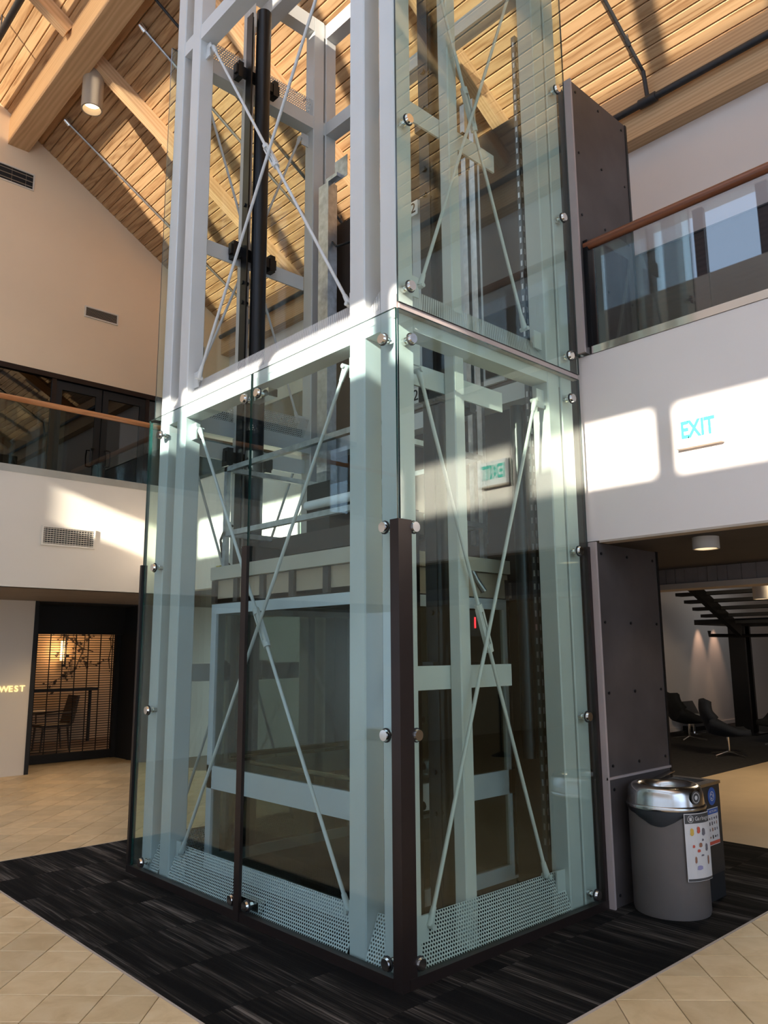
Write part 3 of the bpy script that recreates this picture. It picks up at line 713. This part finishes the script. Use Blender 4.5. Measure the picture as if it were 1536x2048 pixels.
# cylinder downlights
def downlight(label, x, y, z0, z1, r, m, glow, gz=.10):
    t_ = thing('cylinder_downlight', label, 'ceiling light', (x, y, z0), 'cylinder downlights')
    b = MB(); b.lathe([(r, z1-z0), (r, 0), (r*.86, 0), (r*.86, .03), (r*.80, .10)], (x, y, z0), 32, False); b.build('housing', m, t_, True)
    b = MB(); b.lathe([(r*.80, .10), (r*.62, .13)], (x, y, z0), 24, False); b.build('reflector', 'chrome', t_, True)
    b = MB(); b.cyl((x, y, z0+gz), (x, y, z0+gz+.005), r*.78, 20); b.build('bulb', glow, t_)
    l = bpy.data.lights.new('downlight_lamp', 'SPOT'); l.energy = 26; l.color = (1, .74, .45); l.spot_size = R(100); l.spot_blend = .6; l.shadow_soft_size = r*.7
    lo = bpy.data.objects.new('downlight_lamp', l); C.objects.link(lo); lo.location = (x, y, z0+.02); attach(lo, t_); return t_
downlight('tan cylinder light hanging below the big wooden purlin', .80, 7.2, 9.60, 10.40, .15, 'lamp_tan', 'lamp_glow')
downlight('pale cylinder light under the dark soffit beside the fascia', 2.60, -.60, 2.487, 2.60, .095, 'lamp_white', 'lamp_soft', .004)
downlight('pale cylinder light beyond the board marked beam', 7.6, 1.0, 2.40, 3.38, .10, 'lamp_white', 'lamp_soft', .004)

# ------------------------------------------------------------------ sprinkler pipes and ceiling conduits
sp = thing('sprinkler_pipe', 'black sprinkler pipe along the eave beam with a thin branch up the planks', 'pipe', (4.42, 0, 7.9))
b = MB(); b.cyl((4.42, -11.9, 7.80), (4.42, 9.5, 7.80), .04, 14); b.build('main_pipe', 'pipe_black', sp, True)
for y in (.49, 5.4, -4.5):
    b = MB(); b.cyl((4.42, y-.10, 7.80), (4.42, y+.10, 7.80), .055, 14); b.build('tee_fitting', 'pipe_black', sp, True)
    b = MB(); b.cyl((4.42, y, 7.82), (4.36, y, roofz(4.36)-.10), .024, 10); b.cyl((4.36, y, roofz(4.36)-.10), (.75, y, roofz(.75)-.10), .019, 10); b.build('branch_pipe', 'pipe_black', sp, True)
    for x in (4.05, 2.5): b = MB(); b.cyl((x-.03, y, roofz(x-.03)-.10), (x+.03, y, roofz(x+.03)-.10), .028, 10); b.cyl((x, y, roofz(x)-.10), (x, y, roofz(x)), .008, 6); b.build('coupling', 'pipe_black', sp, True)
for i, (y, lab) in enumerate(((8.60, 'thin grey conduit along the planks nearest the gable wall'), (5.95, 'thin grey conduit under the planks behind the tower'))):
    cd = thing('ceiling_conduit', lab, 'pipe', (.96, y, 10))
    b = MB(); b.cyl((.94, y, roofz(.94)-.06), (4.4, y, roofz(4.4)-.06), .019, 10); b.build('tube', 'galv', cd, True)
    b = MB(); b.cyl((.91, y, roofz(.91)-.05), (.99, y, roofz(.99)-.07), .042, 10); b.build('sprinkler_head', 'chrome', cd, True)
    for x in (1.7, 3.0): b = MB(); b.cyl((x-.03, y, roofz(x-.03)-.06), (x+.03, y, roofz(x+.03)-.06), .028, 10); b.cyl((x, y, roofz(x)-.06), (x, y, roofz(x)), .008, 6); b.build('clip', 'galv', cd, True)
pz = thing('ceiling_conduit', 'black pipe crossing the planks in the upper corner beyond the purlin', 'pipe', (-.35, 7, 10.9))
b = MB(); b.cyl((-.30, 3.0, 10.72), (-.30, 9.5, 10.72), .05, 12); b.build('tube', 'pipe_black', pz, True)
for y in (4, 6, 8): b = MB(); b.cyl((-.30, y, 10.72), (-.30, y, roofz(-.3)), .012, 8); b.build('hanger', 'pipe_black', pz)

# ------------------------------------------------------------------ bins
BX, BY, BR = 2.255, -.325, .252
gb = thing('trash_can', 'grey round trash can with shiny funnel lid and black liner', 'trash can', (BX, BY, 0))
b = MB(); b.lathe([(BR*.98, 0), (BR, .02), (BR, .66), (BR-.012, .66), (BR-.012, .3)], (BX, BY, .006), 56); b.build('body', 'bin_grey', gb, True)
b = MB(); b.lathe([(BR+.012, 0), (BR+.015, .010), (BR+.012, .022), (BR+.004, .028), (BR+.001, .06), (BR-.003, .10), (BR-.014, .130), (BR-.034, .146), (BR-.058, .150), (BR-.078, .143), (BR-.095, .115), (BR-.115, .05), (BR-.12, .0)], (BX, BY, .685), 64, False); b.build('lid', 'steel_brushed', gb, True)
b = MB(); n = 72; vs = []; fs = []
for i in range(n):
    a = 2*math.pi*i/n; dip = .075*max(0, math.cos(a-R(200)))**8 + .02*max(0, math.cos(a-R(170)))**8 + .004
    for j in range(5):
        f_ = j/4; r_ = BR+.004+.006*math.sin(f_*math.pi)+.003*math.sin(i*1.7+j*2.1)
        vs.append((BX+r_*math.cos(a), BY+r_*math.sin(a), .70-f_*(dip+.03)))
for i in range(n):
    for j in range(4): fs.append((i*5+j, ((i+1) % n)*5+j, ((i+1) % n)*5+j+1, i*5+j+1))
b.add(vs, fs); b.build('liner_bag', 'bag_black', gb, True)
# curved poster on the can: the poster stands slightly off the body
def curved(name, a0, a1, z0, z1, off, m, lift=0, par=gb):
    b = MB(); n = 10; vs = []
    for i in range(n+1):
        a = R(a0+(a1-a0)*i/n)
        for z in (z0, z1):
            r_ = BR+off+lift*(i/n)
            vs.append((BX+r_*math.cos(a), BY+r_*math.sin(a), z))
    b.add(vs, [(2*i, 2*i+2, 2*i+3, 2*i+1) for i in range(n)]); return b.build(name, m, par)
po_ = curved('poster', 232, 280, .25, .675, .016, 'paper', .012)
curved('poster_header', 233, 279, .612, .670, .0172, 'paper_dark', .012, po_)
curved('poster_footer', 233, 279, .253, .268, .0172, 'paper_dark', .012, po_)
pos_a = lambda f_: R(232+48*f_)
def on_can(f_, z, off): a = pos_a(f_); r_ = BR+off+.012*f_; return Vector((BX+r_*math.cos(a), BY+r_*math.sin(a), z)), Vector((math.cos(a), math.sin(a), 0))
def can_text(name, s, f_, z, size, m, par):
    p, nrm = on_can(f_, z, .0185); t_ = Vector((-nrm.y, nrm.x, 0)); text_mb(name, s, size, .0003, m, par, basis(p, t_, (0, 0, 1), nrm))
for i, ch in enumerate('Garbage'): can_text('poster_letter', ch, .40+.082*i, .641, .036, 'paper', po_)
p, nrm = on_can(.2, .641, .0185); t_ = Vector((-nrm.y, nrm.x, 0))
b = MB()
for k in range(20):
    a0, a1 = 2*math.pi*k/20, 2*math.pi*(k+1)/20
    b.add([p+t_*math.cos(a)*r_+Vector((0, 0, math.sin(a)*r_)) for a, r_ in ((a0, .020), (a1, .020), (a1, .023), (a0, .023))], [(0, 1, 2, 3)])
for u0, u1, z0, z1 in ((-.009, .009, -.012, .006), (-.012, .012, .008, .011)):
    b.add([p+t_*u0+Vector((0, 0, z0)), p+t_*u1+Vector((0, 0, z0)), p+t_*u1+Vector((0, 0, z1)), p+t_*u0+Vector((0, 0, z1))], [(0, 1, 2, 3)])
b.build('bin_symbol', 'paper', po_)
for f_, z, wd, hh, m in ((.22, .575, .03, .05, 'ink_yellow'), (.45, .585, .03, .045, 'ink_red'), (.65, .57, .035, .05, 'ink_grey'), (.25, .485, .02, .02, 'ink_red'), (.5, .49, .03, .03, 'ink_brown'), (.42, .455, .03, .02, 'ink_red'),
                        (.75, .47, .03, .05, 'ink_grey'), (.3, .40, .018, .045, 'ink_brown'), (.55, .425, .03, .012, 'ink_grey'), (.42, .35, .05, .03, 'ink_lilac'), (.8, .39, .02, .06, 'ink_brown'), (.6, .52, .02, .015, 'ink_grey')):
    p, nrm = on_can(f_, z-.016, .0178); t_ = Vector((-nrm.y, nrm.x, 0)); b = MB(); k = 10
    b.add([p+t_*math.cos(6.283*i/k)*wd/2*(1+.25*math.sin(i*2.3))+Vector((0, 0, math.sin(6.283*i/k)*hh/2)) for i in range(k)], [tuple(range(k))]); b.build('poster_picture', m, po_)
a = R(257); p = Vector((BX+(BR+.003)*math.cos(a), BY+(BR+.003)*math.sin(a), .77)); nrm = Vector((math.cos(a), math.sin(a), 0)); t_ = Vector((-nrm.y, nrm.x, 0))
def disc(name, p, t_, nrm, r0, r1, m, par, lift):
    b = MB(); n = 28
    for k in range(n):
        a0, a1 = 2*math.pi*k/n, 2*math.pi*(k+1)/n
        b.add([p+nrm*lift+t_*math.cos(q)*rr+Vector((0, 0, math.sin(q)*rr)) for q, rr in ((a0, r0), (a1, r0), (a1, r1), (a0, r1))], [(0, 1, 2, 3)])
    b.build(name, m, par)
stk = None
disc('lid_sticker', p, t_, nrm, 0, .045, 'paper_dark', gb, .004); disc('sticker_ring', p, t_, nrm, .030, .034, 'paper', gb, .006); disc('sticker_mark', p, t_, nrm, .0, .014, 'paper', gb, .006)
# recycling bin
rb = thing('recycling_bin', 'black square recycling bin with blue round sticker behind the trash can', 'recycling bin', (2.65, -.25, 0))
rx0, rx1, ry0, ry1, rh = 2.53, 2.83, -.452, -.075, .80
b = MB(); b.prism([(rx0+.01, ry0), (rx1-.01, ry0), (rx1, ry0+.01), (rx1, ry1), (rx0, ry1), (rx0, ry0+.01)], .18, rh-.02, 'z'); b.build('body', 'bin_dark', rb)
b = MB(); b.box(rx0+.008, rx1-.008, ry0+.008, ry1, .006, .18); b.build('plinth', 'black_matte', rb)
b = MB(); b.box(rx0-.005, rx1+.005, ry0-.005, ry0+.07, rh-.02, rh); b.box(rx0-.005, rx1+.005, ry1-.07, ry1, rh-.02, rh); b.box(rx0-.005, rx0+.06, ry0+.07, ry1-.07, rh-.02, rh); b.box(rx1-.06, rx1+.005, ry0+.07, ry1-.07, rh-.02, rh); b.build('lid', 'steel_brushed', rb)
b = MB(); b.box(rx0+.06, rx1-.06, ry0+.07, ry1-.07, rh-.08, rh-.07); b.build('slot', 'black_matte', rb)
b = MB(); b.bar((rx0+.0, ry1-.03, rh+.004), (rx1+.0, ry1-.01, rh+.03), .05, .006, (0, 0, 1)); b.build('flap', 'steel_brushed', rb)
fp = Vector((2.69, ry0, .705)); fx, fn = Vector((1, 0, 0)), Vector((0, -1, 0))
disc('round_sticker', fp, fx, fn, 0, .062, 'ink_blue', rb, .0015); disc('sticker_ring', fp, fx, fn, .028, .033, 'paper', rb, .003)
for k in range(3):
    a0 = R(90+120*k); b = MB()
    b.add([fp+fn*.003+fx*math.cos(a0+q)*r_+Vector((0, 0, math.sin(a0+q)*r_)) for q, r_ in ((0, .012), (.9, .012), (1.4, .017), (.9, .024), (0, .020))], [(0, 1, 2, 3, 4)]); b.build('sticker_arrow', 'paper', rb)
def fbox(name, x0, x1, z0, z1, m, par, lift): b = MB(); b.box(x0, x1, ry0-lift-.0006, ry0-lift, z0, z1); return b.build(name, m, par)
ps = fbox('poster', 2.602, 2.770, .375, .625, 'paper', rb, .001)
fbox('poster_header', 2.606, 2.766, .585, .620, 'ink_blue', ps, .002); fbox('poster_footer', 2.606, 2.766, .380, .402, 'ink_red', ps, .002)
text_mb('poster_title', 'RECYCLING', .022, .0003, 'paper', ps, basis((2.687, ry0-.0036, .602), (1, 0, 0), (0, 0, 1), (0, -1, 0)))
for r_, z in enumerate((.555, .522, .480, .430)):
    for k in range(4):
        x = 2.622+.036*k; hh = random.uniform(.012, .024)
        fbox('poster_picture', x, x+random.uniform(.010, .022), z-hh/2, z+hh/2, random.choice(('ink_grey', 'paper_dark', 'ink_brown', 'ink_grey')), ps, .002)

# ------------------------------------------------------------------ shuttered cafe on the left
sg = thing('roll_shutter', 'open bar roll down shutter closing the dark doorway', 'shutter', (2.3, 10.28, 0))
GX0, GX1 = 1.30, 2.97
sb = None; z = .14
while z < 2.08:
    if sb is None: b = MB(); b.box(0, GX1-GX0, -.006, .006, -.006, .006); sb = b.build('bar', 'black_matte', sg, loc=(GX0, 10.28, z))
    else: copy_to(sb, sg, (GX0, 10.28, z))
    z += .040
for k in range(8):
    x = 1.42+.215*k; b = MB(); b.box(x-.005, x+.005, 10.268, 10.29, .12, 2.08); b.build('vertical_link', 'black_matte', sg)
b = MB(); b.box(GX0, GX1+.05, 10.25, 10.31, .006, .14); b.build('bottom_bar', 'black_matte', sg)
b = MB(); b.box(2.97, 3.05, 10.24, 10.32, .0, 2.09); b.build('side_channel', 'black_matte', sg)
b = MB(); b.box(0, 8, 13.6, 13.8, 0, 3); b.box(0, .1, 10.36, 13.6, 0, 3); b.box(7.9, 8, 10.36, 13.6, 0, 3); st(b.build('wall_cafe', 'warm_wall'))
b = MB(); b.box(0, 8, 10.36, 13.8, 2.9, 3.1); st(b.build('ceiling_cafe', 'soffit_brown'))
b = MB(); b.box(0, 8, 10.36, 13.8, -.01, .003); st(b.build('floor_cafe', 'wood_mid'))
def branch(p, ang, ln, b, lv):
    n = 6; q = Vector(p)
    for i in range(n):
        ang += random.uniform(-.35, .35); d = Vector((math.cos(ang), 0, math.sin(ang)))*ln/n; b.bar(q, q+d, .012/(lv+.6), .004, (0, 1, 0)); q = q+d
        if lv < 2 and random.random() < .5: branch(q, ang+random.choice((-.9, .9)), ln*.5, b, lv+1)
        if random.random() < .75:
            c = q+Vector((random.uniform(-.05, .05), -.001, random.uniform(-.05, .05))); r_ = random.uniform(.018, .035)
            b.add([c+Vector((math.cos(a)*r_*(1+.4*math.sin(3*a)), 0, math.sin(a)*r_)) for a in [6.283*k/9 for k in range(9)]], [tuple(range(9))])
mu = thing('wall_mural', 'dark flowering branches painted on the warm cafe wall', 'mural', (3, 13.59, 1.8))
for i, (x, a) in enumerate(((2.5, -1.75), (3.2, -1.45), (3.75, -1.65), (4.3, -1.5))):
    b = MB(); branch((x, 13.59, 2.75), a, 1.35, b, 0); b.build('branch', 'mural_ink', mu)
scn = thing('wall_sconce', 'glowing wall lamp with black bracket on the warm cafe wall', 'wall lamp', (3.28, 13.55, 1.8))
b = MB(); b.cyl((3.28, 13.50, 1.62), (3.28, 13.50, 2.02), .035, 12); b.build('lamp_tube', 'sconce_glow', scn, True)
b = MB(); b.box(3.32, 3.35, 13.44, 13.47, 1.52, 2.10); b.box(3.32, 3.35, 13.45, 13.6, 1.9, 1.93); b.box(3.32, 3.40, 13.42, 13.48, 1.68, 1.75); b.box(3.27, 3.35, 13.44, 13.47, 1.50, 1.54); b.build('bracket', 'black_metal', scn)
def lamp(name, kind, loc, e, col, par=None, tgt=None, size=.1, spot=60, blend=.5):
    l = bpy.data.lights.new(name, kind); l.energy = e; l.color = col; l.shadow_soft_size = size
    if kind == 'SPOT': l.spot_size = R(spot); l.spot_blend = blend
    o = bpy.data.objects.new(name, l); C.objects.link(o); o.location = loc
    if tgt: o.rotation_euler = (Vector(tgt)-Vector(loc)).to_track_quat('-Z', 'Y').to_euler()
    if par is not None: attach(o, par)
    return o
lamp('sconce_lamp', 'POINT', (3.28, 13.40, 1.82), 14, (1, .62, .30), scn, size=.08)
lamp('cafe_lamp', 'POINT', (3.8, 12.3, 2.6), 32, (1, .66, .36), None, size=.2)
# cafe table, chair and bench silhouettes
ct = thing('cafe_table', 'dark round topped table behind the shutter', 'table', (1.75, 11.35, 0))
b = MB(); b.lathe([(0.02, 0), (.52, 0), (.56, .02), (.52, .04), (.02, .04)], (1.72, 11.5, .74), 32); b.build('table_top', 'wood_mid', ct, True)
b = MB(); b.cyl((1.72, 11.5, 0.003), (1.72, 11.5, .74), .16, 16, .07); b.build('pedestal', 'black_matte', ct, True)
cc = thing('cafe_chair', 'dark low back chair behind the shutter beside the table', 'chair', (2.6, 11.9, 0))
for x, y in ((2.36, 11.75), (2.36, 12.15), (2.80, 11.75), (2.80, 12.15)): b = MB(); b.cyl((x+(.05 if x > 2.5 else -.03), y, 0.003), (x, y, .46), .016, 8, .024); b.build('leg', 'wood_mid', cc, True)
b = MB(); b.prism([(2.32, .43), (2.82, .43), (2.90, .52), (2.86, .53), (2.80, .48), (2.32, .48)], 11.70, 12.20); b.build('seat', 'wood_mid', cc)
b = MB(); b.prism([(2.82, .50), (2.90, .52), (2.99, .98), (2.95, .99)], 11.72, 12.18); b.build('backrest', 'wood_mid', cc)
for y in (11.70, 12.18): b = MB(); b.bar((2.36, y, .66), (2.93, y, .70), .03, .03); b.cyl((2.38, y, .46), (2.37, y, .66), .014, 8); b.build('armrest', 'wood_mid', cc)
c2 = thing('wall_console', 'long dark shelf table against the warm cafe wall', 'console', (2.9, 13.2, 0))
b = MB(); b.box(2.30, 3.85, 12.9, 13.3, 1.02, 1.07); b.build('top', 'black_matte', c2)
for x in (2.36, 2.52, 3.72): b = MB(); b.box(x, x+.05, 13.05, 13.10, .003 if x > 3 or x < 2.4 else .75, 1.02); b.build('leg', 'black_matte', c2)

# ------------------------------------------------------------------ lounge on the right
b = MB(); b.box(4.9, 20, 5.4, 5.6, 0, 4.2); st(b.build('wall_lounge', 'wall_white'))
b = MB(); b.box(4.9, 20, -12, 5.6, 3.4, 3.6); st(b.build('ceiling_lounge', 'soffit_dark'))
b = MB(); b.box(4.9, 20, -8.2, -8, 0, 3.6); st(b.build('wall_lounge_side', 'wall_cream'))
b = MB(); b.box(20, 20.2, -12, 5.6, 0, 3.6); st(b.build('wall_lounge_end', 'wall_white'))
b = MB(); b.box(4.9, 20, 5.38, 5.4, .004, .09); st(b.build('baseboard_lounge', 'wall_white'))
lamp('lounge_wash', 'SPOT', (14.94, 5.12, 2.62), 28, (1, .62, .42), None, (14.94, 5.39, 1.2), .03, 50, .8)
lamp('lounge_wash_b', 'SPOT', (15.75, 5.12, 2.62), 28, (1, .62, .42), None, (15.75, 5.39, 1.2), .03, 50, .8)
lamp('lounge_fill', 'POINT', (8.0, 0.6, 3.2), 240, (1, .80, .56), None, size=.5)
lamp('lounge_cool', 'POINT', (15.5, 3.6, 3.0), 18, (.85, .93, 1), None, size=.4)
lamp('soffit_lamp_a', 'SPOT', (1.6, 8.2, 2.5), 42, (1, .70, .38), None, (1.6, 8.2, 0), .08, 120, .7)
lamp('soffit_lamp_b', 'SPOT', (-1.2, 8.2, 2.5), 36, (1, .70, .38), None, (-1.2, 8.2, 0), .08, 120, .7)
ck = thing('steel_post', 'black steel post holding up the dark stair in the lounge', 'post', (14.1, 4.1, 0), kind='structure')
b = MB(); b.box(13.95, 14.02, 3.92, 4.26, .004, 2.32); b.box(14.22, 14.29, 3.92, 4.26, .004, 2.32); b.box(14.02, 14.22, 4.06, 4.12, .004, 2.32); b.build('shaft', 'black_metal', ck)
b = MB(); b.box(13.8, 14.45, 3.78, 4.4, .004, .03); b.build('foot_plate', 'black_metal', ck)
srs = thing('staircase', 'dark open stair treads under the lounge ceiling', 'stair', (11, 3.3, 2.2))
for k in range(-2, 5):
    b = MB(); x = 11.0+.28*k; z = 2.80-.125*k; b.box(x, x+.24, 1.2, 3.9-.02*k, z-.06, z); b.build('tread', 'black_matte', srs)
for y in (3.35, 1.6):
    b = MB(); b.bar((10.2, y, 3.02), (12.4, y, 2.10), .10, .20); b.build('stringer', 'black_metal', srs)
b = MB(); b.box(12.3, 14.6, 1.2, 4.2, 2.24, 2.34); b.build('landing', 'black_matte', srs)
b = MB(); b.tube([(12.4, 3.95, 2.12), (12.4, 3.95, 2.03), (13.0, 3.6, 2.02), (14.4, 3.2, 2.04), (14.4, 3.2, 2.14)], .035, 10); b.build('pipe', 'black_metal', srs, True)
def lounge_chair(label, x, y, rz, m, k_=1.0):
    t_ = thing('lounge_chair', label, 'chair', (x, y, 0), 'lounge chairs on the dark carpet')
    b = MB(); n, k = 20, 11; vs = []
    cr_, sr_ = math.cos(rz), math.sin(rz)
    def P(u, v):                                          # u: front->back->top, v: across
        if u < .5: px_, pz_ = .33-.62*(u/.5), .40-.05*math.sin(math.pi*u/.5)
        else: q = (u-.5)/.5; px_, pz_ = -.29-.10*q-.05*math.sin(q*3.14), .40+.50*q**.85
        wd = .31+.03*math.sin(u*3.14)-(.08*max(0, u-.75)/.25); arm = .20*math.exp(-((u-.45)/.26)**2)*abs(v)**2.2
        xx, yy, zz = px_+(.10*abs(v)**3 if u > .5 else 0), v*wd*(1+.1*abs(v)), pz_+arm
        xx, yy, zz = xx*k_, yy*k_, zz*k_*1.06
        return (x+xx*cr_-yy*sr_, y+xx*sr_+yy*cr_, zz)
    for i in range(n+1):
        for j in range(k): vs.append(P(i/n, -1+2*j/(k-1)))
    b.add(vs, [(i*k+j, i*k+j+1, (i+1)*k+j+1, (i+1)*k+j) for i in range(n) for j in range(k-1)])
    s_ = b.build('shell', m, t_, True); md = s_.modifiers.new('thick', 'SOLIDIFY'); md.thickness = .09; md.offset = 0
    b = MB(); b.cyl((x, y, .07), (x, y, .36), .022, 12); b.build('stem', 'chrome', t_, True)
    for q in range(4):
        a = rz+R(45+90*q); b = MB(); b.bar((x, y, .075), (x+.33*math.cos(a), y+.33*math.sin(a), .022), .03, .022); b.cyl((x+.32*math.cos(a), y+.32*math.sin(a), .004), (x+.32*math.cos(a), y+.32*math.sin(a), .02), .018, 8); b.build('leg', 'chrome', t_)
lounge_chair('dark blue swivel lounge chair nearest the pale floor', 10.38, 2.84, R(-58), 'navy_fabric', .95)
lounge_chair('black swivel lounge chair half hidden by the portal panel', 12.2, 4.41, R(-40), 'black_fabric', .95)
lounge_chair('black lounge chair at the picture edge beside the steel post', 12.5, 2.75, R(170), 'black_fabric', .95)
lt = thing('coffee_table', 'pale round low table between the lounge chairs', 'table', (13.4, 4.9, 0))
b = MB(); b.cyl((13.4, 4.9, .36), (13.4, 4.9, .39), .38, 32); b.build('table_top', 'table_pale', lt, True)
b = MB(); b.cyl((13.4, 4.9, .03), (13.4, 4.9, .36), .025, 10); b.cyl((13.4, 4.9, .004), (13.4, 4.9, .03), .22, 24); b.build('pedestal', 'chrome', lt, True)
mg = thing('display_card', 'black display card standing against the lounge wall', 'card', (14.2, 5.3, 0))
b = MB(); b.add([(13.9, 5.10, .10), (14.35, 5.10, .10), (14.35, 5.36, .62), (13.9, 5.36, .62), (13.9, 5.13, .10), (14.35, 5.13, .10), (14.35, 5.39, .62), (13.9, 5.39, .62)], [(0, 1, 2, 3), (7, 6, 5, 4), (0, 4, 5, 1), (1, 5, 6, 2), (2, 6, 7, 3), (3, 7, 4, 0)]); b.build('card', 'paper_dark', mg)
b = MB(); b.box(13.85, 14.4, 5.08, 5.38, .004, .10); b.build('stand', 'black_metal', mg)

# stanchion standing on the pale floor, seen only as a reflection in the tower glass
sn = thing('stanchion_post', 'black stanchion post with domed base, mirrored in the side glass of the tower', 'stanchion', (7.75, -5.56, .002))
b = MB(); b.lathe([(.17, 0), (.165, .015), (.03, .07), (.02, .09)], (7.75, -5.56, .002), 32); b.build('base', 'black_metal', sn, True)
b = MB(); b.cyl((7.75, -5.56, .08), (7.75, -5.56, .95), .025, 16); b.build('pole', 'black_metal', sn, True)
b = MB(); b.lathe([(.034, 0), (.036, .05), (.03, .07)], (7.75, -5.56, .95), 20); b.build('cap', 'black_metal', sn, True)
